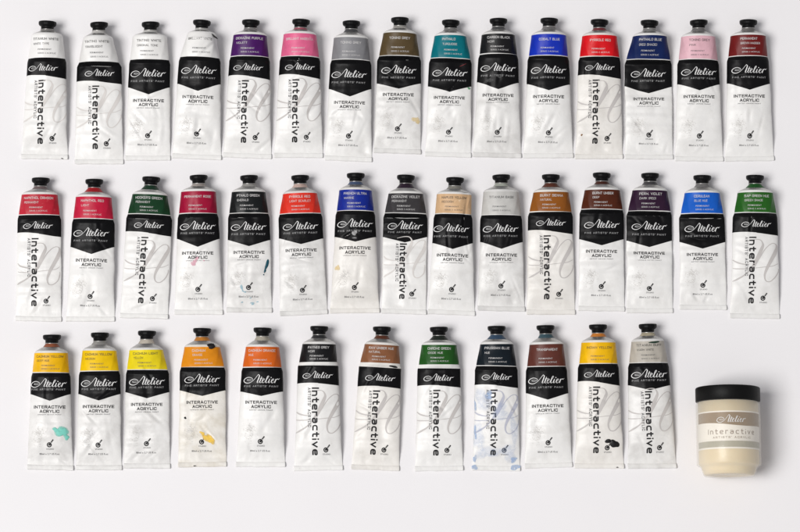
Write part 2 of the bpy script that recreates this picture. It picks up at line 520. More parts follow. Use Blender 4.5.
def make_tube(spec, idx):
    rnd = random.Random(900 + idx*7)
    T = Tube()
    typ = spec['type']
    capx, capy = spec['cap']
    lx0, lx1, ly = spec['lt']
    kx0, kx1, ky = spec['lb']
    e0, e1, tip = spec['band']
    bx0, bx1, by = spec['bot']
    B = unproject((bx0+bx1)/2, by, 0.8)
    zt = 14.0
    C = unproject(capx, capy, zt + 3)
    ax = Vector((C.x - B.x, C.y - B.y, 0))
    L = ax.length
    ax.normalize()
    rot = math.atan2(-ax.x, ax.y)
    px_ = Vector((ax.y, -ax.x, 0))
    def loc(px, py, z):
        d = unproject(px, py, z) - B
        return d.dot(px_), d.dot(ax)
    l0, l1 = loc(lx0, ly, zt), loc(lx1, ly, zt)
    k0, k1 = loc(kx0, ky, zt*0.85), loc(kx1, ky, zt*0.85)
    b0, b1 = loc(bx0, by, 0.8), loc(bx1, by, 0.8)
    y_lt, a_lt, c_lt = (l0[1]+l1[1])/2, (l1[0]-l0[0])/2, (l1[0]+l0[0])/2
    y_lb, a_lb, c_lb = (k0[1]+k1[1])/2, (k1[0]-k0[0])/2, (k1[0]+k0[0])/2
    a_b = (b1[0]-b0[0])/2
    y_e0 = loc(kx0, e0, zt*0.6)[1]
    y_e1 = loc(kx1, e1, zt*0.6)[1]
    y_tip = loc((kx0+kx1)/2, tip, zt*1.2)[1] if tip else 0
    flare = spec.get('flare', 0.8) + 0.55
    a_bt = a_lb + flare
    gap = spec.get('gap', 0.0)
    y_bt = y_lb - 0.7 - gap
    yc = 4.6                                   # crimp height
    y_top = y_lt + 2.3                         # end of the lacquered sleeve
    per = 4*a_b*0.985

    def prof_a(y):
        if y >= y_lt:
            return a_lt * (1 - 0.10*((y-y_lt)/2.3)**1.6)
        if y >= y_lb:
            return a_lb + (a_lt-a_lb)*smooth((y-y_lb)/(y_lt-y_lb))*0.5 + (a_lt-a_lb)*0.5*(y-y_lb)/(y_lt-y_lb)
        if y >= y_lb - 5:
            return a_lb + flare*smooth((y_lb-y)/5)
        f = (y_lb-5-y)/(y_lb-5-yc)
        wv = 0.50*noise.noise(Vector((y*0.055, idx*2.7, 0))) + 0.20*noise.noise(Vector((y*0.17, idx*2.7, 5)))
        return a_bt + (a_b-0.7-a_bt)*(0.90*f + 0.10*f**6) + wv*math.sin(math.pi*min(1, max(0, f)))**0.5
    ys_tab = []
    def prof_b(y):
        yy = min(y, y_lt)
        f = smooth((yy-yc)/22.0)
        bb = half_height(prof_a(yy), per) * 0.97
        if y > y_lt:
            bb *= (1 - 0.10*((y-y_lt)/2.3)**1.6)
        return 0.65 + (bb-0.65)*(f**0.75 if f > 0 else 0)
    # tabulate for speed
    N = 400
    tab = [(prof_a(yc-1 + (y_top+1-yc)*i/N), prof_b(yc-1 + (y_top+1-yc)*i/N)) for i in range(N+1)]
    def ab(y):
        t = min(N-1e-6, max(0, (y-yc+1)/(y_top+1-yc)*N))
        i = int(t); t -= i
        return tab[i][0]*(1-t)+tab[i+1][0]*t, tab[i][1]*(1-t)+tab[i+1][1]*t
    b_sh = prof_b(y_lt)
    def zc(y):
        if y > y_lt: return b_sh
        return ab(y)[1]
    def cx(y):
        if y < y_lb: return c_lb*y/y_lb + 0.55*noise.noise(Vector((y*0.05, idx*4.3, 8)))*math.sin(math.pi*max(0, y-4)/max(1, y_lb-4))
        if y < y_lt: return c_lb + (c_lt-c_lb)*(y-y_lb)/(y_lt-y_lb)
        return c_lt*(1 - min(1, (y-y_lt)/(L-y_lt)))
    # dents: soft hollows and a few long pulled creases
    dents = []
    crush = rnd.uniform(0.5, 1.5)
    for _ in range(spec.get('dents', 9)):
        dents.append((rnd.uniform(-0.95, 0.95), rnd.uniform(8, y_lb+4), rnd.uniform(0.12, 0.42), rnd.uniform(3, 15), rnd.uniform(0.3, 1.2)*crush))
    for d in spec.get('big', ()):              # (x/a, y, rx, ry, depth)
        dents.append(d)
    creases = []
    for _ in range(spec.get('creases', 3 + int(3.9*rnd.random()))):
        x, y = rnd.uniform(-0.8, 0.8), rnd.uniform(8, y_lb)
        an = rnd.uniform(-0.9, 0.9) + (math.pi/2 if rnd.random() < 0.6 else 0)
        creases.append((x*22, y, math.cos(an), math.sin(an), rnd.uniform(5, 14), rnd.uniform(1.2, 2.3), rnd.uniform(0.35, 0.95)))
    for c in spec.get('folds', ()):
        creases.append(c)
    seedv = Vector((idx*13.7, idx*5.1, 0))
    def dent(x, y, t):
        d = 0.0
        for (dx, dy, rx, ry, dep) in dents:
            q = ((t-dx)/rx)**2 + ((y-dy)/ry)**2
            if q < 9: d += dep*math.exp(-q)
        for (px, py, ux, uy, ln, wd, dep) in creases:
            u = (x-px)*ux + (y-py)*uy
            v = -(x-px)*uy + (y-py)*ux
            if abs(u) < ln*2 and abs(v) < wd*4:
                d += dep*math.exp(-(u/ln)**2)*(math.exp(-(v/wd)**2) - 0.5*math.exp(-((v-1.6*wd)/wd)**2))
        n = noise.noise(Vector((x*0.07, y*0.045, 0)) + seedv)
        n2 = noise.noise(Vector((x*0.16, y*0.11, 4)) + seedv)
        amp = 0.55*min(1, max(0.0, (y_lt-y)/20)) + 0.10
        d += amp*(0.8*n + 0.4*n2)
        if y < 22:     # little pulled gathers above the crimp
            d += (0.34*noise.noise(Vector((x*0.17, y*0.03, 9)) + seedv) + 0.12*noise.noise(Vector((x*0.42, y*0.05, 6)) + seedv))*math.exp(-((y-8)/6)**2)
        return d*smooth((y-yc)/5.0)
    fl, fr = spec.get('facet', (0.5, 0.5))
    def arc(s, t, y):
        """s: sine of the angle on the section, t: x/a; flattened at the folded corners"""
        z = s
        if s > 0 and y > y_lb - 12:
            if y <= y_lb:
                w = smooth((y-(y_lb-9))/9)
                x0 = 0.60
            else:
                q = (y-y_lb)/(y_lt-y_lb)
                w = 1.0
                x0 = 0.60 + 0.38*q
            for sg, st in ((-1, fl), (1, fr)):
                u = t*sg
                if x0 < u < 1 and x0 < 0.985:
                    zc0 = math.sqrt(max(0, 1-x0*x0))
                    chord = zc0*(1-u)/(1-x0)
                    z = s + (chord-s)*st*w
        return z
    def shear_w(y):
        return smooth((y-(y_lb-26))/26)
    def top_point(x, y, lift=0.0):
        a, b = ab(y)
        c = cx(y)
        t = max(-0.985, min(0.985, (x-c)/a))
        s = math.sqrt(1-t*t)
        z0 = zc(y)
        z = z0 + b*arc(s, t, y) - dent(x-c, y, t)*s
        z = max(z, z0*0.5 + 0.05)
        n = Vector((t/a, 0, s/b)); n.normalize()
        return (c + t*a + n.x*lift, y - SHEAR*(z-z0)*shear_w(y), z + n.z*lift)
    def ring_point(th, y, lift=0.0):
        a, b = ab(y)
        c = cx(y)
        t, s = math.cos(th), math.sin(th)
        z0 = zc(y)
        if s >= 0:
            z = z0 + b*arc(s, t, y) - dent(a*t, y, t)*s
        else:
            z = z0 + b*s*0.97
        n = Vector((t/a, 0, s/b)); n.normalize()
        return (c + a*t + n.x*lift, y - SHEAR*(z-z0)*shear_w(y), max(z + n.z*lift, 0.05))

    root = bpy.data.objects.new('paint_tube', None)
    root.empty_display_size = 0.02
    root.location = (B.x*S, B.y*S, 0)
    root.rotation_euler = (0, 0, rot)
    col.objects.link(root)
    root['label'] = spec['label']
    root['category'] = 'paint tube'
    root['group'] = 'paint tubes lying in three rows'

    lac = LACQ[spec.get('lac', 'w')]
    # sleeve
    NT = 100
    rows = []
    y = yc - 0.6
    while y < y_top - 0.01:
        rows.append(y)
        y += 1.0
    rows.append(y_top)
    v, f = [], []
    for y in rows:
        for i in range(NT):
            v.append(ring_point(2*math.pi*i/NT, y))
    for r in range(len(rows)-1):
        for i in range(NT):
            j = (i+1) % NT
            f.append((r*NT+i, r*NT+j, (r+1)*NT+j, (r+1)*NT+i))
    f.append(list(range(NT))[::-1])
    body = mesh_obj('body', v, f, lac, root)

    # crimp: the foil folded over twice and pressed, with a rippled lower edge
    v, f = [], []
    NX = 46
    prof = [(-0.1, 0.15), (-0.25, 0.9), (0.1, 1.55), (1.4, 1.75), (3.6, 1.65), (4.5, 1.55), (4.9, 0.9), (4.9, 0.15)]
    tw = rnd.uniform(-0.8, 0.8)
    curl0, curl1 = max(0, rnd.gauss(0.2, 0.8)), max(0, rnd.gauss(0.2, 0.8))
    for i in range(NX+1):
        q = -1 + 2*i/NX
        wob = 0.42*noise.noise(Vector((q*3, idx*3.1, 0))) + 0.13*noise.noise(Vector((q*17, idx*3.1, 3)))
        for (py, pz) in prof:
            edge = (1 - 0.006*abs(py-2)) * (a_b - (0.25 if abs(q) == 1 else 0))
            v.append((q*edge, py + (wob if py < 3 else 0.5*wob) + tw*q*0.6, pz + 0.22*noise.noise(Vector((q*8, py*0.6, idx))) * (pz > 1) + (curl0*max(0, -q-0.6)**1.5*3 + curl1*max(0, q-0.6)**1.5*3)*max(0, 1-py/4.6) + 0.15*(1+noise.noise(Vector((q*2.5, idx*2.2, 7))))*max(0, 1-py/5)))
    K = len(prof)
    for i in range(NX):
        for k in range(K):
            k2 = (k+1) % K
            f.append((i*K+k, i*K+k2, (i+1)*K+k2, (i+1)*K+k))
    f.append(list(range(K))); f.append([NX*K+k for k in range(K)][::-1])
    cr = mesh_obj('crimp', v, f, lac, root)
    fix_normals(cr)

    # lathe helper around the neck line
    z_ax = b_sh
    lean, turn = rnd.uniform(-0.035, 0.035), rnd.uniform(0, 6.28)
    def lathe(name, profile, mat, parent, seg=40, ellipse=None, knurl=0):
        v, f = [], []
        for k, (rad, y) in enumerate(profile):
            for i in range(seg):
                th = 2*math.pi*i/seg
                ra, rb = (rad, rad) if not isinstance(rad, tuple) else rad
                kn = knurl*(1 if (i//2) % 2 else -1) if (knurl and 0 < k < len(profile)-1 and ra > 8) else 0
                dz = (rb+kn)*math.sin(th)
                dx = (ra+kn)*math.cos(th)
                if name == 'cap':
                    dx, dz = (ra+kn)*math.cos(th+turn), (rb+kn)*math.sin(th+turn)
                    v.append((cx(y) + dx + lean*(y-profile[0][1]), y - SHEAR*dz - lean*dx, z_ax + dz)); continue
                v.append((cx(y) + dx, y - SHEAR*dz, z_ax + dz))
        for r in range(len(profile)-1):
            for i in range(seg):
                j = (i+1) % seg
                f.append((r*seg+i, r*seg+j, (r+1)*seg+j, (r+1)*seg+i))
        f.append([i for i in range(seg)][::-1])
        f.append([(len(profile)-1)*seg+i for i in range(seg)])
        o = mesh_obj(name, v, f, mat, parent)
        fix_normals(o)
        return o
    cap_y = L - 8.2
    a1, b1_ = ab(y_top)
    span = cap_y - y_top
    rn = 9.6 if spec.get('wet') else 8.2
    yn = y_top + span*(0.34 if spec.get('wet') else 0.46)
    lathe('shoulder', [((a1-0.3, b1_-0.3), y_top-0.8), ((a1-0.05, b1_-0.05), y_top+0.05), ((a1-0.5, b1_-0.5), y_top+0.35), ((rn+0.9, rn+0.7), yn-0.15), ((rn, rn), yn+0.1)], M_METAL, root, 56)
    nk = spec['neck']
    nm = cmat('neck_residue', nk, rough=0.45, metal=0.15, var=0.22, bmp=0.2)
    lathe('neck', [(rn+0.1, yn-0.3), (rn, yn+0.3), (6.3, cap_y-1.2), (6.2, cap_y-0.2), (5.6, cap_y)], nm, root)
    lathe('thread_ring', [(5.9, cap_y-0.85), (6.75, cap_y-0.75), (6.8, cap_y-0.15), (6.0, cap_y+0.0)], M_METAL, root)
    lathe('cap', [(5.9, cap_y-0.02), (6.3, cap_y+0.12), (6.45, cap_y+2.5), (6.75, cap_y+2.9), (7.9, cap_y+3.5), (8.6, cap_y+4.4), (8.9, cap_y+5.4), (8.95, cap_y+7.2), (8.55, cap_y+7.95), (7.6, cap_y+8.25), (6.6, cap_y+8.25), (6.0, cap_y+7.9), (3.0, cap_y+7.8)], M_CAP, root, 64, knurl=0.07)

    # printed areas
    def shell(name, ylo, yhi, mat, lift, parent=root, th0=-0.12, th1=math.pi+0.12, nt=84, ny=None):
        v, f = [], []
        ny = ny or max(3, int((yhi(0.0)-ylo(0.0))/0.7))
        for r in range(ny+1):
            for i in range(nt+1):
                th = th0 + (th1-th0)*i/nt
                t = math.cos(th)
                y = ylo(t) + (yhi(t)-ylo(t))*r/ny
                v.append(ring_point(th, y, lift))
        for r in range(ny):
            for i in range(nt):
                a = r*(nt+1)+i
                f.append((a, a+1, a+nt+2, a+nt+1))
        return mesh_obj(name, v, f, mat, parent)
    wob = rnd.uniform(-0.25, 0.25)
    lab = None
    if spec.get('colour'):
        lm = cmat('label_ink', spec['colour'], rough=0.40, var=0.09, bmp=0.14, spec=0.2,
                  wear=spec.get('wear') and (rgb(*spec['wear']), 0.60))
        lab = shell('colour_label', lambda t: y_lb + wob*t, lambda t: y_lt - wob*t, lm, 0.10)
    if typ == 'B':
        def low(t): return y_e0 + (y_e1-y_e0)*smooth((t+1)/2) + 0.9*math.sin((t+1)*math.pi*0.5)*(1 if t < 0 else 0.7) * (1 if t < 0 else math.cos(t*math.pi/2))
    else:
        em = (y_e0+y_e1)/2
        def low(t): return y_tip + ((y_e0 if t < 0 else y_e1)-y_tip)*abs(t)**1.05
    bandw = rnd.uniform(-0.3, 0.3)
    band = shell('black_band', low, lambda t: y_bt + bandw*t, M_BLACK, 0.14)

    def lay(name, ink, mat, parent, lift=0.22):
        vv = [top_point(x + cx(y), y, lift+l) for (x, y), l in zip(ink.v, ink.lift)]
        return mesh_obj(name, vv, ink.f, mat, parent, True)

    lp = lab or body
    tc = M_NAMEINK if spec.get('text', 'w') == 'w' else M_DARKINK
    tc2 = M_NAMEINK if spec.get('text', 'w') == 'w' else M_GREYINK
    H = y_lt - y_lb
    lines = spec['lines']
    ink = Ink()
    lw0 = [min((1.88, 1.62)[k]*len(t), 1.6*a_lt) for k, t in enumerate(lines)]
    lx0 = max(-0.86*a_lt, min(-a_lt*0.52, -lw0[0]*0.5))
    if len(lines) == 1: lx0 = -lw0[0]*0.5
    for k, t in enumerate(lines):
        yy = y_lt - H*(0.25 if len(lines) == 1 else (0.19, 0.41)[k])
        lettering(ink, t, lx0 + lw0[k]/2 + (0.3 if k else 0) + (spec.get('ind', 0) if k else 0), yy, lw0[k], 2.35 if k == 0 else 2.05, 0.32 if k == 0 else 0.25)
    off = max(lx0, -a_lt*0.6) + 8.6
    lay('colour_name', ink, tc, lp)
    ink = Ink()
    for k, s in enumerate(('PERMANENT', 'SERIES 3 ACRYLIC')):
        ink.text(s, off + 2.2*k, y_lt - H*(0.66+0.17*k), (13.5, 18.0)[k], 1.45, 0.03, 1.15)
    lay('small_print', ink, tc2, lp)

    ink = Ink()
    e_avg = (y_e0+y_e1)/2
    bh = y_bt - e_avg
    if typ == 'B':
        lw, lx, lyy = 29.5, spec.get('lx', 0.5), y_bt - bh*0.50
    else:
        lw, lx, lyy = 35.0, spec.get('lx', 0.0), y_bt - bh*0.48
    brand_word(ink, lx, lyy, lw, 0.92)
    lay('brand_lettering', ink, M_WHITEINK, band, 0.27)
    if typ != 'B':
        ink = Ink()
        lettering(ink, "FINE ARTISTS' PAINT", lx-0.3, y_bt - bh*0.80, 33.5, 1.75, 0.24, 0.7)
        lay('tagline', ink, M_DIMINK, band, 0.27)
    if typ == 'A':
        ink = Ink()
        lettering(ink, 'INTERACTIVE', -0.2, y_tip-6.0, 31.0, 3.0, 0.62, 0.5)
        lettering(ink, 'ACRYLIC', -0.2, y_tip-10.3, 19.3, 3.0, 0.62, 0.5)
        lay('product_lettering', ink, M_INK, body)
        ink = Ink()
        ink.text('ARTIST GRADE PAINT' if idx % 3 else 'UNIQUE ARTIST PAINT', -0.2, y_tip-13.6, 23.5, 1.1, 0.0, 1.1)
        lay('range_line', ink, M_GREYINK, body)
        ink = Ink()
        ink.text('80ml e 2.7 US fl.oz', -0.6, 15.4, 19.6, 1.7, 0.05, 1.05)
        lay('volume_print', ink, M_GREYINK, body)
        ink = Ink()
        rd = random.Random(5)
        for q in range(330):              # the dotted ornament pressed into the print
            x, y = -11.0 + rd.gauss(0, 1) * 3.0, 34.0 + rd.gauss(0, 1) * 5.0
            if noise.noise(Vector((x*0.3, y*0.22, 1.5))) < -0.08: continue
            ink.poly([(x+0.26*math.cos(k*1.047), y+0.26*math.sin(k*1.047)) for k in range(6)], 0.0005*q)
        lay('dot_pattern', ink, M_DOTS, body, 0.16)
        ix, iy, isz = 0.2, 25.4, 1.02
    else:
        ytop = (y_e0+y_e1)/2 - 3.6
        if typ == 'C': ytop = y_tip - 1.0
        ylow = 14.6
        word = 'Interactive'
        ink = Ink()
        ix0 = spec.get('vx', -3.2)
        lettering(ink, word, ix0, (ytop+ylow)/2, ytop-ylow, 7.0, 1.40, 0.52, rot=True)
        lay('product_lettering', ink, M_INK, body)
        ink = Ink()
        lettering(ink, "ARTISTS' ACRYLIC", ix0-6.1, ytop-19.4, 38.5, 2.9, 0.46, 0.75, rot=True)
        lay('product_subline', ink, M_GREYINK, body)
        ink = Ink()
        for i, st in enumerate(FLOURISH):
            ink.stroke([(max(-a_b*0.9, min(a_b*0.885, (x-166)/5.78)), (523-y)/5.78, w/5.78*0.98) for x, y, w in st], 0.02*i, 0.6)
        lay('script_ornament', ink, {'f': M_SCRIPT_FAINT, 'b': M_SCRIPT_BLUE}.get(spec.get('orn'), M_SCRIPT), body, 0.10)
        ix, iy, isz = 8.2, 21.0, 1.0
    ink = Ink()
    palette_icon(ink, ix, iy, isz)
    lay('palette_emblem', ink, M_INK, body)
    ink = Ink()
    ink.text('STUDIO', ix, iy-5.4, 7.4, 1.35, 0.05, 1.0)
    lay('emblem_caption', ink, M_GREYINK, body)

    # dried paint
    for (nm_, c, shapes) in spec.get('stains', ()):
        ink = Ink()
        pad = []
        for s in shapes:          # ('b', px, py, rx, ry, rough, rot) blobs at photograph pixels
            x, y = loc(s[0], s[1], s[6] if len(s) > 6 else zt*0.8)
            if y > y_lb-26: y += SHEAR*3*shear_w(y)
            if y < yc + 0.5:
                pad.append((x, y, s)); continue
            ink.poly(blob(rnd, x - cx(y), min(y, y_top-0.3), s[2], s[3], s[4], 26, s[5]), 0.03, 0.5 if nm_ in ('black_blot', 'teal_streak', 'dried_paint', 'turquoise_stain', 'brown_speck', 'black_speck', 'green_smear') else 0.0)
        soft = nm_ in ('paint_stain', 'pink_stain', 'pale_blue_wash', 'blue_stain', 'blue_smear', 'yellow_blot', 'grey_smudge', 'yellow_stain', 'turquoise_stain')
        hard = {'turquoise_stain': 2.6, 'yellow_stain': 2.0, 'pale_blue_wash': 0.32}.get(nm_, 1.15)
        if soft and (nm_, c, 'wash') not in _cm:
            _cm[(nm_, c, 'wash')] = mat_wash(nm_, c)
        m = _cm[(nm_, c, 'wash')] if soft else cmat(nm_, c, rough=0.4, var=0.25, bmp=0.3)
        if ink.v:
            so = lay(nm_, ink, m, body, 0.30)
            if soft:
                wa = so.data.attributes.new('wash', 'FLOAT', 'POINT')
                per_blob = 1 + 2*26
                wa.data.foreach_set('value', [min(hard, 2.0) if (q % per_blob) < 1 else (min(hard, 1.8)*0.85 if (q % per_blob) <= 26 else (0.0 if hard < 1.5 else 0.35)) for q in range(len(ink.v))])
        if pad:
            v, f = [], []
            for (x, y, s) in pad:
                pts = blob(rnd, x, max(0.9, min(3.9, y)), s[2], s[3], s[4], 18, s[5])
                n = len(v)
                v += [(p[0], p[1], 1.93) for p in pts]
                f.append(list(range(n, n+len(pts))))
            po = mesh_obj(nm_, v, f, m, cr)
            if soft:
                wa = po.data.attributes.new('wash', 'FLOAT', 'POINT')
                wa.data.foreach_set('value', [0.9]*len(v))
    if spec.get('shoulder_mark'):
        px, py, w, h, an, c = spec['shoulder_mark']
        x, y = loc(px, py, 22)
        yy = min(y, y_top-0.4)
        P = Vector(top_point(x, yy, 0.0))
        v, f = [], []
        U, V = 28, 14
        for i in range(V+1):
            for j in range(U):
                th, ph = 2*math.pi*j/U, math.pi*i/V
                ex, ey, ez = w*math.sin(ph)*math.cos(th), h*math.sin(ph)*math.sin(th), 0.9*math.cos(ph)
                k = 1 + 0.14*noise.noise(Vector((ex*0.5, ey*0.5, ez+idx)))
                v.append((P.x + (ex*math.cos(an)-ey*math.sin(an))*k, P.y + (ex*math.sin(an)+ey*math.cos(an))*k + (y-yy), P.z + ez - 0.25*max(0, ey) - 0.03*ex*abs(ex)))
        for i in range(V):
            for j in range(U):
                f.append((i*U+j, i*U+(j+1) % U, (i+1)*U+(j+1) % U, (i+1)*U+j))
        o = mesh_obj('dried_paint', v, f, cmat('dried_paint', c, rough=0.4, var=0.2, bmp=0.3), root)
        fix_normals(o)
    return root

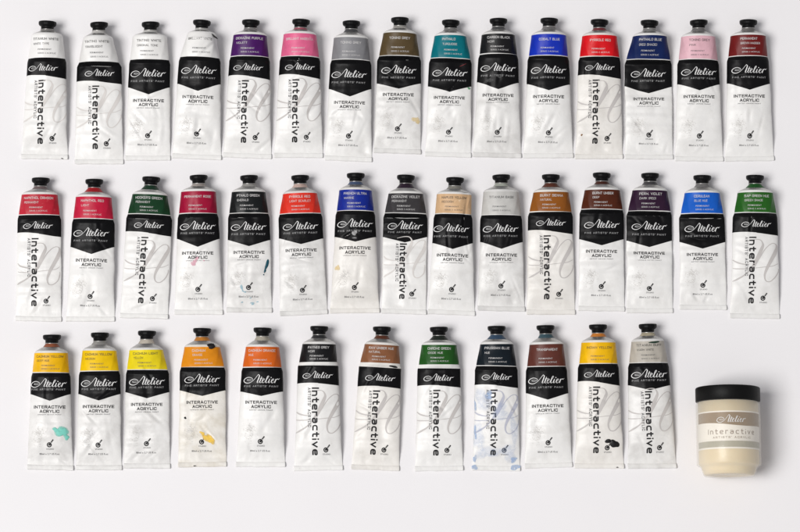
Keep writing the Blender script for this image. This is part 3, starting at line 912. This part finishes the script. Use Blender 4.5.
#@@TUBES@@
K_, G_ = (24, 24, 26), (128, 126, 124)
TUBES = [
 # ---- top row
 dict(cap=(47,20.8), lt=(31.5,62.8,36.5), lb=(28.5,65,58.2), band=(76.6,79.6,0), bot=(20.6,68.4,159), type='B', text='k', neck=(140,138,136),
      lines=('TITANIUM WHITE','WHITE TYPE'), orn='f', flare=0.6, lx=-2.5, vx=-3.5, big=((-0.75,26,0.3,9,1.6),(-0.6,12,0.3,6,1.2)),
      stains=(('dried_paint',(20,20,22),((62.2,156,2.6,0.9,0.3,0.35),)),),
      label='white label tube with sideways lettering and a black fleck on its crimp, top left'),
 dict(cap=(99.1,22.2), lt=(83,113.2,39.5), lb=(79,118.5,61.8), band=(81.5,84,0), bot=(74.2,124,164), type='B', text='k', neck=(196,194,190),
      lines=('TINTING WHITE','TRANSLUCENT'), orn='f', flare=2.0, lx=1.0, vx=-2.8,
      label='white label tube with sideways lettering, hanging lowest in the top row'),
 dict(cap=(150.3,21), lt=(132.2,166.8,37), lb=(130,168.6,58.8), band=(87,87,93), bot=(124.6,170.8,160.3), type='A', text='k', neck=(205,204,200),
      lines=('TINTING WHITE','ORIGINAL TONE'), flare=0.7, lx=-0.8,
      label='white label tube with upright lettering, third from the left in the top row, clean shoulder'),
 dict(cap=(201.5,20), lt=(187,216.5,35.5), lb=(180.2,219.3,57.2), band=(84,84.5,90.6), bot=(171.6,222,159), type='A', text='k', neck=(200,199,196),
      lines=('BRILLIANT WHITE',), flare=0.8, shoulder_mark=(212.8,34.6,6.3,0.95,-0.6,(22,20,20)), folds=((10,112,0.7,0.7,12,1.4,0.9),),
      label='white label tube with a thin black paint streak across its right shoulder'),
 dict(cap=(250.7,19.6), lt=(233.4,266.8,36), lb=(230.6,268.6,56.8), band=(76.6,80.4,0), bot=(222.4,272,158), type='B', colour=(74,22,98), neck=(134,130,130),
      lines=('DIOXAZINE PURPLE','VIOLETT'), lx=-0.6, l2=-2.5, lac='w',
      label='tube with violet purple label, left of the hot pink label tube'),
 dict(cap=(300.9,19.2), lt=(283.6,316.4,35.4), lb=(281,319,57), band=(76,79.8,0), bot=(273.4,324.2,157.6), type='B', colour=(232,106,148), neck=(168,88,104),
      lines=('BRILLIANT MAGENTA',), wear=(240,150,175),
      label='tube with hot pink label and sideways lettering in the top row'),
 dict(cap=(351.5,20.2), lt=(333.8,368.2,38.5), lb=(331.6,370,59.8), band=(89,89,95.5), bot=(323.4,372.4,161), type='A', colour=(138,138,141), neck=(70,70,72),
      lines=('TONING GREY',), lx=-1.2,
      label='tube with mid grey label, right of the hot pink label tube'),
 dict(cap=(400,17), lt=(383.2,416.6,34), lb=(379.2,419.3,55.5), band=(83,83,87), bot=(373.2,421.4,153.4), type='A', colour=(90,74,48), neck=(168,165,160),
      lines=('TONING GREY',), flare=1.4, lac='g', stains=(('paint_stain',(232,210,160),((416,119,4.2,3.6,0.5,0.3),(418,121,1.6,2.6,0.5,0))),),
      label='tube with olive brown label and a pale yellow stain at its right edge'),
 dict(cap=(450.8,19.6), lt=(434.4,466.4,36.6), lb=(430.8,470.4,57.8), band=(86,86,90.2), bot=(424.4,472.2,156.9), type='A', colour=(0,116,128), neck=(130,128,126),
      lines=('PHTHALO','TURQUOISE'), flare=1.0, l2=0.0, stains=(('paint_smear',(120,30,35),((463,63,4,0.25,0.2,0.45,18),)),('green_smear',(90,150,110),((469,87.5,1.6,1.0,0.4,0),)),),
      label='tube with teal label in the top row'),
 dict(cap=(498.7,18.2), lt=(481.6,514.8,35.6), lb=(479.8,517,54.6), band=(82.6,83.2,88.8), bot=(471.6,521.8,157.4), type='A', colour=(25,25,27), neck=(76,76,78),
      lines=('CARBON BLACK','NOIR'), lac='g', stains=(('grey_smudge',(78,78,78),((489,80.5,5.5,2.2,0.6,0.5,16),(493,75,2.5,3.0,0.6,0.2,16),(500,77,3,1.2,0.7,0.2,16))),),
      label='tube with black label and a grey scuffed smudge on its black band'),
 dict(cap=(549.3,18), lt=(531.4,566.2,36), lb=(529,567.8,56.4), band=(84.6,85,90.2), bot=(522.8,574,158), type='A', colour=(22,52,186), neck=(120,118,118),
      lines=('COBALT BLUE',),
      label='tube with bright cobalt blue label in the top row, left of the red label tube'),
 dict(cap=(599.6,19), lt=(582.2,617,36.4), lb=(580,619.4,56.6), band=(75.5,79,0), bot=(574.4,623.4,158.8), type='B', colour=(222,20,30), neck=(112,44,48),
      lines=('PYRROLE RED',), lac='m', vx=-3.6, lx=0.2, stains=(('brown_speck',(150,105,60),((582,134,1.0,0.9,0.4,0),)),),
      label='tube with bright red label and sideways lettering in the top row'),
 dict(cap=(649.6,19.9), lt=(632.8,666.8,36.8), lb=(627,670.8,58.4), band=(85,85.5,90.5), bot=(624.6,673.6,159.2), type='A', colour=(18,37,88), neck=(132,131,130),
      lines=('PHTHALO BLUE','(RED SHADE)'), flare=1.0, facet=(1.0,0.4), l2=-0.5,
      label='tube with deep navy blue label, right of the red label tube in the top row'),
 dict(cap=(699.4,19.6), lt=(681.2,715.2,37.4), lb=(679,717.8,59.8), band=(84.6,84.6,89.8), bot=(674.4,724.6,161.2), type='A', colour=(232,186,196), text='k', neck=(112,110,110),
      lines=('TONING GREY','PINK'), l2=-3.5,
      label='tube with pale baby pink label and black label text'),
 dict(cap=(748.8,19.4), lt=(730.6,765.8,36.4), lb=(728.6,767.6,56.6), band=(83.8,84,89.4), bot=(723.8,774.6,161), type='A', colour=(112,26,26), neck=(114,112,110),
      lines=('PERMANENT','BROWN MADDER'), lx=0.4, l2=1.0,
      label='tube with dark red brown label at the right end of the top row'),
 # ---- middle row
 dict(cap=(40,176.8), lt=(21.2,57.2,194.4), lb=(18.2,58.8,214), band=(232.4,236.4,0), bot=(15,62,321.2), type='B', colour=(190,38,56), neck=(116,100,100), wear=(215,120,120),
      lines=('NAPHTHOL CRIMSON','PERMANENT'), flare=0.9, lx=-0.8, vx=-3.6, l2=-3.0, lac='w', facet=(0.6,0.9),
      label='tube with worn crimson red label and sideways lettering, starting the middle row'),
 dict(cap=(94,178.6), lt=(75.6,111.4,197.4), lb=(73.2,113,218.6), band=(247,247,253.6), bot=(65.4,115.2,321.4), type='A', colour=(200,30,64), neck=(170,16,26), wet=1,
      lines=('NAPHTHOL RED','LIGHT'), lx=-1.2, l2=-1.5,
      label='tube with raspberry red label and bright red paint around its neck'),
 dict(cap=(151,176.2), lt=(132.2,167.4,195), lb=(127.6,170,213.6), band=(231,236,0), bot=(119.4,168.6,318.4), type='B', colour=(22,62,36), neck=(14,50,30), wet=1,
      lines=("HOOKER'S GREEN",'PERMANENT'), flare=1.2, facet=(1.0,0.9), vx=-3.0, l2=-2.0,
      label='tube with dark forest green label and sideways lettering in the middle row'),
 dict(cap=(198.5,174.6), lt=(181,215.8,192), lb=(179,217,213.4), band=(239,239,246.6), bot=(174,223.4,314.5), type='A', colour=(164,16,56), neck=(164,156,150),
      lines=('PERMANENT ROSE',), lac='w', stains=(('pink_stain',(228,170,186),((194,263,3.4,3.0,0.5,0.4),(197,259,2.2,1.6,0.5,0.2),(204,261,1.0,0.7,0.4,0))),),
      label='tube with deep magenta red label and a pink stain below its lettering'),
 dict(cap=(249,174.6), lt=(231.6,265.4,192), lb=(229.2,268,212.6), band=(239.6,239.6,245), bot=(226,272.6,312.4), type='A', colour=(22,26,27), neck=(156,154,150),
      lines=('PTHALO GREEN','EMERALD'), lac='g', l2=-0.8, stains=(('teal_streak',(12,82,98),((266.5,264,1.25,6.6,0.3,-0.28),(264.6,270.5,0.8,2.2,0.4,-0.4),(263.4,274,0.5,0.8,0.4,0))),
        ('blue_stain',(150,190,205),((241.5,287,1.4,3.6,0.5,0.5),(244,291,2.2,1.0,0.5,-0.4),(250,297,1.1,0.8,0.4,0),(241.5,301,1.4,0.7,0.4,0),(252,302,2.8,1.2,0.7,0.2),(257,300.5,1.2,0.7,0.5,0.2))),),
      label='tube with black label and a dark teal paint streak on its right edge'),
 dict(cap=(300,174.8), lt=(282.8,317,193.8), lb=(279.6,320.6,212.8), band=(238.2,238.2,243), bot=(279.4,328.2,315), type='A', colour=(228,54,38), neck=(196,170,160), wear=(240,110,90),
      lines=('PYRROLE RED','LIGHT SCARLET'), flare=0.9, facet=(1.0,1.0), lac='g',
      label='tube with orange red label, left of the royal blue label tube in the middle row'),
 dict(cap=(355.8,173), lt=(339.2,371.8,191), lb=(337,373.8,211.2), band=(237.6,237.6,242), bot=(329.4,380.6,313), type='A', colour=(20,44,148), neck=(70,86,116),
      lines=('FRENCH ULTRA','MARINE'), l2=-2.0, lac='m', stains=(('grey_mark',(150,150,150),((354.5,233.5,2.2,2.6,0.4,0,16),(354.5,238.6,2.0,0.5,0.4,0,15))),('yellow_blot',(232,210,160),((337.5,268,2.4,3.4,0.5,0.2),(337,268,0.6,1.4,0.4,0.3))),),
      label='tube with royal blue label and a small grey oval mark on its black band'),
 dict(cap=(405.8,174), lt=(388.4,423.2,193.4), lb=(385,426,212), band=(236,236,240.2), bot=(380.4,427.2,313.9), type='C', colour=(62,60,62), neck=(40,22,40), wet=1,
      lines=('DIOXAZINE VIOLET','PERMANENT'), flare=1.0, facet=(1.0,0.8), vx=-1.4, l2=-1.5, orn='f',
      label='tube with charcoal grey label and sideways lettering in the middle row'),
 dict(cap=(455.3,176.8), lt=(436.8,471.6,194.6), lb=(435.2,471.2,214), band=(243.4,243.4,248.8), bot=(426.8,475.4,314.8), type='A', colour=(222,184,142), text='k', neck=(136,134,126), wear=(236,214,184),
      lines=('NAPLES YELLOW','REDDISH'), lx=-1.5, l2=-2.0, lac='w', big=((0.72,100,0.22,30,2.4),(0.55,60,0.25,18,1.2)), folds=((11,96,0.12,1,18,1.3,1.2),(14,72,-0.2,1,14,1.2,0.8)),
      label='tube with peach beige label, creased along its right side'),
 dict(cap=(501.7,174), lt=(483.4,519,192), lb=(481.6,521,214.6), band=(242,242,248), bot=(477,525.4,311), type='A', colour=(202,201,197), text='k', neck=(172,176,166), wear=(168,172,172),
      lines=('TITANIUM BASE',), flare=0.6, l2=0, lac='g', lx=-0.6,
      label='tube with pale silver grey label, right of the peach beige label tube'),
 dict(cap=(551,174), lt=(533.4,568.8,192.6), lb=(529.8,571.6,211.2), band=(230.4,234,0), bot=(526,575.6,314.5), type='B', colour=(150,88,30), neck=(88,44,28), wet=1,
      lines=('BURNT SIENNA','NATURAL'), flare=0.9, lac='m', facet=(0.9,0.6), lx=0.4, vx=-3.4, l2=-2.5,
      label='tube with caramel brown label and sideways lettering in the middle row'),
 dict(cap=(602,172), lt=(584.8,620.2,190), lb=(581.6,622.8,208.4), band=(238.6,238.6,243.8), bot=(577.6,626.6,311), type='A', colour=(84,38,20), neck=(70,30,16),
      lines=('BURNT UMBER','DEEP'), flare=0.9, facet=(1.0,0.5), l2=-1.0,
      label='tube with dark chocolate brown label in the middle row'),
 dict(cap=(650.7,172.4), lt=(632.6,667.6,190.6), lb=(628.8,671,210), band=(239.8,239.8,245), bot=(624.4,673.4,313), type='A', colour=(50,26,50), neck=(68,66,68),
      lines=('PERM. VIOLET','DARK (RED)'), flare=1.0, facet=(1.0,0.6), l2=-0.5,
      label='tube with blackish plum purple label in the middle row'),
 dict(cap=(702.8,174.6), lt=(684.8,720,193), lb=(681.6,723.6,212.6), band=(241.2,241.2,246.8), bot=(679.2,727.2,309.6), type='A', colour=(24,98,204), neck=(122,120,120),
      lines=('CERULEAN','BLUE HUE'), flare=1.2, facet=(1.0,0.7), l2=-0.5,
      label='tube with bright azure sky blue label in the middle row'),
 dict(cap=(755.4,174.8), lt=(737.6,773,193.2), lb=(734.8,776.4,212.4), band=(232.6,235.6,0), bot=(729.4,780.2,318.4), type='B', colour=(40,100,30), neck=(20,84,26), wet=1,
      lines=('SAP GREEN HUE','GREEN SHADE'), flare=0.9, facet=(0.9,0.9), l2=-0.5, lac='w',
      label='tube with leaf green label at the right end of the middle row'),
 # ---- bottom row
 dict(cap=(51.6,334.2), lt=(34.2,67.6,353), lb=(32.4,68.8,372.2), band=(394.2,394.2,400.6), bot=(26.6,74,469.9), type='A', colour=(244,188,12), text='k', neck=(150,84,54),
      lines=('CADMIUM YELLOW','DEEP HUE'), lx=-1.4, l2=-3.6, lac='g', stains=(('turquoise_stain',(126,208,192),((61.5,431.5,6.2,5.6,0.3,0.3),(56,430,3.5,2.4,0.5,0),(66,437,3,2.5,0.5,0.5))),),
      label='tube with golden yellow label and a round turquoise stain'),
 dict(cap=(99.4,332), lt=(82.2,116.2,350.6), lb=(79.8,118.4,370.4), band=(393.8,393.8,399.8), bot=(75.4,122.8,470), type='A', colour=(248,204,14), text='k', neck=(150,148,144),
      lines=('CADMIUM YELLOW','MEDIUM'), l2=-0.5, lac='g',
      label='tube with bright yellow label, between the turquoise stained and the lemon yellow tubes'),
 dict(cap=(146.5,330.2), lt=(129.2,162.8,350), lb=(126.8,167,369), band=(391.8,391.8,397.4), bot=(122.9,170.8,468.4), type='A', colour=(242,220,32), text='k', neck=(190,182,168),
      lines=('CADMIUM LIGHT','YELLOW'), l2=-1.0, lac='g', facet=(0.5,0.8),
      label='tube with pale lemon yellow label in the bottom row'),
 dict(cap=(201.6,327.6), lt=(184.2,220,347), lb=(180.8,223.6,366.2), band=(390,390,395), bot=(177.6,227,466.8), type='A', colour=(232,146,26), neck=(190,122,44), wear=(236,176,80),
      lines=('CADMIUM','ORANGE'), flare=0.9, l2=0.5, lac='c', shoulder_mark=(210.6,345.2,4.6,2.9,0.1,(18,14,14)),
      stains=(('yellow_stain',(240,200,90),((208.5,438.5,7.6,3.4,0.4,-0.75),(202,433,3,1.6,0.5,-0.3))),('black_speck',(24,22,22),((184.8,417.4,1.2,1.1,0.3,0),)),('dried_paint',(40,36,34),((181,466,2.2,0.7,0.4,0),(194,465.4,1.3,0.6,0.4,0)))),
      label='tube with amber orange label and a black paint blob on its shoulder'),
 dict(cap=(262.3,327.4), lt=(245.8,279.2,347.2), lb=(242.8,281.4,367), band=(391.8,391.8,396), bot=(235.4,285.8,466.8), type='A', colour=(222,104,30), neck=(174,168,154),
      lines=('CADMIUM ORANGE','HUE'), lac='w', l2=0.5,
      label='tube with deep orange label and a clean silver shoulder in the bottom row'),
 dict(cap=(319,325.8), lt=(302.4,335.8,344.4), lb=(299.2,337,362.2), band=(384,385.8,0), bot=(293.4,343.4,470.5), type='B', colour=(22,22,24), neck=(38,38,40), gap=2.6,
      lines=('PAYNES GREY','NOIR'), lx=0.0, vx=-2.4, l2=-1.2,
      label='tube with black label above a white stripe, in the bottom row'),
 dict(cap=(382.2,326.2), lt=(364.6,399,345), lb=(360.4,400,362.8), band=(386.6,388.8,0), bot=(350.6,399.8,470), type='B', colour=(140,92,62), neck=(90,46,26), gap=3.6, lac='m',
      lines=('RAW UMBER HUE','NATURAL'), lx=1.0, vx=-2.2, l2=-1.0, facet=(0.9,0.5), stains=(('dried_paint',(24,24,24),((393.5,366.2,3.8,1.1,0.3,-0.1,16),)),),
      label='leaning tube with milky brown label and a black smear on the stripe below'),
 dict(cap=(439,326.4), lt=(421.6,456.6,345), lb=(419,459,364.4), band=(386,387.6,0), bot=(414.4,463.8,470.8), type='B', colour=(34,86,30), neck=(22,32,24), wet=1, gap=3.0,
      lines=('CHROME GREEN','OXIDE HUE'), vx=-2.4, lx=-0.2, facet=(1.0,0.5), l2=-0.5,
      label='tube with mid green label above a white stripe, in the bottom row'),
 dict(cap=(496.8,325.6), lt=(480.2,513.4,344.4), lb=(476.4,516.4,365.4), band=(385,388,0), bot=(471.6,520.8,470.7), type='B', colour=(18,28,36), neck=(52,76,100), wet=1, orn='b',
      lines=('PRUSSIAN BLUE','HUE'), facet=(0.9,0.5), vx=-2.4, lx=0.4, l2=-0.5,
      stains=(('pale_blue_wash',(176,194,226),((483,400,10,11,0.5,0.2),(478,436,6,18,0.5,0.0),(488,452,12,7,0.5,0.2),(509,452,10,8,0.6,0.3),(500,412,11,8,0.6,0.4),(514,430,4,18,0.5,0))),('blue_smear',(168,190,222),((488.5,395.5,4.6,4.2,0.5,0.3),(475,404,1.2,9,0.5,0.05),(475.5,432,1.4,7,0.5,0.05),(475,458,2.0,4,0.5,0.05),(474.8,466.5,2.8,2.6,0.4,0),(515.5,466.5,4.6,2.8,0.4,0),(514,459,4.0,2.6,0.5,0.2))),),
      label='tube with blue black label and pale blue paint smeared over its white body'),
 dict(cap=(545.6,324.8), lt=(529.6,563.4,344.4), lb=(527.4,565.8,366), band=(393.2,393.2,399.4), bot=(524.2,573,467.8), type='A', colour=(100,54,46), neck=(58,84,94),
      lines=('TRANSPARENT','RED OXIDE')[:1], lx=-0.6, lac='w', big=((-0.5,40,0.3,12,1.4),),
      label='tube with reddish brown label and a dark teal neck in the bottom row'),
 dict(cap=(598.2,324.2), lt=(581.4,615.6,342.8), lb=(579.4,617.4,363.4), band=(382,386,0), bot=(574,624.6,468.4), type='B', colour=(248,192,14), text='k', neck=(200,122,44),
      lines=('INDIAN YELLOW',), lac='m', vx=-2.6, lx=0.4,
      stains=(('black_blot',(16,16,17),((614.5,443.5,4.6,3.9,0.3,-0.3),(608.5,441,4.0,1.7,0.35,0.1))),('dried_paint',(44,42,40),((619.5,467.6,2.4,0.6,0.3,-0.05),)),),
      label='tube with sunny yellow label and a large black paint blot near its emblem'),
 dict(cap=(648,323.6), lt=(631.4,664,341.6), lb=(629.4,667.6,362.4), band=(385.4,385.4,390), bot=(627.2,677,468.4), type='C', colour=(192,186,175), text='k', neck=(176,166,142),
      lines=('TITANIUM BUFF','WARM WHITE'), flare=0.7, vx=-1.6, l2=0.5, lac='g', stains=(('green_smear',(34,60,46),((653.5,342.2,5.0,1.1,0.3,0.05,20),)),), 
      label='tube with dull silver beige label and a dark green smear, nearest the jar'),
]
# neighbours in a row may touch at the crimp but never run into each other
for i in range(len(TUBES)-1):
    a, b = TUBES[i], TUBES[i+1]
    if b['cap'][0] > a['cap'][0] and a['bot'][1] > b['bot'][0] - 0.6:
        m = (a['bot'][1] + b['bot'][0]) / 2
        a['bot'] = (a['bot'][0], m-0.35, a['bot'][2])
        b['bot'] = (m+0.35, b['bot'][1], b['bot'][2])
for i, sp in enumerate(TUBES):
    make_tube(sp, i)

# ------------------------------------------------------------------ the jar, lying on its side
def make_jar():
    RL = 31.6
    c0 = unproject(728.4, 384.5, RL*1.9)
    c1 = unproject(728.4, 476.5, RL*1.0)
    L = c0.y - c1.y
    root = bpy.data.objects.new('paint_jar', None)
    root.empty_display_size = 0.02
    P = unproject(728.4, 430, RL)
    root.location = (P.x*S, c1.y*S, 0)
    col.objects.link(root)
    root['label'] = 'squat plastic jar of cream paint with black screw lid, lying on its side'
    root['category'] = 'jar'
    SEG = 112
    def lathe(name, prof, mat, parent, knurl=0.0, zz=RL):
        v, f = [], []
        for k, (r, y) in enumerate(prof):
            for i in range(SEG):
                th = 2*math.pi*i/SEG
                rr = r + (knurl if i % 2 else -knurl) * (1 if r > 31 else 0)
                v.append((rr*math.cos(th), y, zz + rr*math.sin(th)))
        for r in range(len(prof)-1):
            for i in range(SEG):
                j = (i+1) % SEG
                f.append((r*SEG+i, r*SEG+j, (r+1)*SEG+j, (r+1)*SEG+i))
        f.append(list(range(SEG))); f.append([(len(prof)-1)*SEG+i for i in range(SEG)])
        o = mesh_obj(name, v, f, mat, parent)
        fix_normals(o)
        return o
    lid_y = L - 14.0
    ml = mat_paint('black_lid_plastic', (0.004, 0.004, 0.004, 1), 0.5, 0, 0.2, 0.15, 0.15)
    lathe('lid', [(29.5, lid_y), (31.0, lid_y), (31.5, lid_y+0.5), (31.55, L-1.6), (31.2, L-0.5), (30.4, L), (27, L+0.05), (26.5, L-0.5)], ml, root, 0.08)
    # paint seen through the wall
    mp, nt, b = new_mat('cream_paint')
    v = coords(nt, False)
    f = noise_tex(nt, v, 22, 3, 0.5, 0.8)
    c = ramp(nt, f, 0.3, rgb(220, 202, 166), 0.7, rgb(230, 215, 182))
    nt.links.new(c, b.inputs['Base Color'])
    b.inputs['Roughness'].default_value = 0.4
    b.inputs['Subsurface Weight'].default_value = 0.10
    b.inputs['Subsurface Radius'].default_value = (0.004, 0.003, 0.002)
    bump(nt, b, noise_tex(nt, v, 40, 3, 0.5), 0.1, 0.002)
    lathe('paint_fill', [(16, 2.6), (21.5, 1.3), (23.3, 1.3), (24.4, 2.2), (25.9, 6.0), (26.8, 9.0), (28.8, 11.2), (29.3, 12.2), (29.3, lid_y-0.6), (28, lid_y-0.4)], mp, root)
    # clear wall
    mw, nt, b = new_mat('clear_jar_plastic')
    b.inputs['Base Color'].default_value = (0.90, 0.88, 0.83, 1)
    b.inputs['Roughness'].default_value = 0.07
    lw = node(nt, 'ShaderNodeLayerWeight')
    lw.inputs['Blend'].default_value = 0.35
    mr = node(nt, 'ShaderNodeMapRange')
    mr.inputs['To Min'].default_value = 0.09
    mr.inputs['To Max'].default_value = 0.5
    nt.links.new(lw.outputs['Facing'], mr.inputs['Value'])
    nt.links.new(mr.outputs[0], b.inputs['Alpha'])
    b.inputs['IOR'].default_value = 1.45
    v = coords(nt, False)
    bump(nt, b, noise_tex(nt, v, 30, 2, 0.5), 0.06, 0.002)
    wall = lathe('jar_body', [(12, 2.2), (17, 1.6), (20.5, 0.3), (23.6, 0.0), (24.7, 0.5), (26.0, 3.6), (27.2, 7.6), (28.2, 9.0), (30.7, 10.3), (31.35, 11.4), (31.4, 29.0), (31.4, lid_y-3), (30.9, lid_y-1), (29.8, lid_y+0.02)], mw, root)
    # wrap label
    def wrap(name, ylo, yhi, mat, rad, th0, th1, parent, nt_=72, ny=10):
        v, f = [], []
        for r in range(ny+1):
            for i in range(nt_+1):
                th = th0 + (th1-th0)*i/nt_
                x = -math.cos(th)
                y = ylo(x) + (yhi(x)-ylo(x))*r/ny
                v.append((rad*x, y, RL + rad*math.sin(th)))
        for r in range(ny):
            for i in range(nt_):
                a = r*(nt_+1)+i
                f.append((a, a+1, a+nt_+2, a+nt_+1))
        return mesh_obj(name, v, f, mat, parent)
    y_t, y_b = L - 25.4, L - 62.2
    paper = mat_paint('cream_label_paper', rgb(238, 232, 220), 0.45, 0, 0.02, 0.05)
    RB = 29.75
    lab = wrap('label', lambda x: y_b, lambda x: y_t, paper, RB, -0.25, math.pi+0.25, root)
    taupe = mat_paint('taupe_print', rgb(143, 121, 92), 0.45, 0, 0.05, 0.05)
    def wave(x):
        return y_t - 13.0 - 1.2*math.sin((x+0.25)*2.4) - 0.6*x
    band = wrap('brown_band', wave, lambda x: y_t-1.3, taupe, RB+0.08, 0.12, math.pi-0.12, lab)
    grey = mat_paint('stone_grey_print', rgb(172, 167, 148), 0.45, 0, 0.05, 0.05)
    wrap('grey_band', lambda x: y_b+1.6, lambda x: y_b+7.6, grey, RB+0.08, 0.12, math.pi-0.12, lab)
    def lay(name, ink, mat, parent, lift):
        vv = []
        for (x, y), l in zip(ink.v, ink.lift):
            q = RB + lift + l
            th = x / q
            vv.append((q*math.sin(th), y, RL + q*math.cos(th)))
        return mesh_obj(name, vv, ink.f, mat, parent)
    ink = Ink(); brand_word(ink, -0.3, y_t-7.6, 29.5, 1.0)
    lay('brand_lettering', ink, M_WHITEINK, band, 0.2)
    ink = Ink(); lettering(ink, 'Interactive', 0, y_t-20.2, 50, 5.0, 0.66, 0.75)
    lay('product_lettering', ink, mat_paint('brown_grey_ink', rgb(138, 120, 103), 0.5, 0, 0, 0), lab, 0.12)
    ink = Ink(); lettering(ink, "ARTISTS' ACRYLIC", 0, y_t-25.8, 39, 2.0, 0.36, 0.7)
    lay('product_subline', ink, mat_paint('light_brown_ink', rgb(158, 143, 126), 0.5, 0, 0, 0), lab, 0.12)
make_jar()
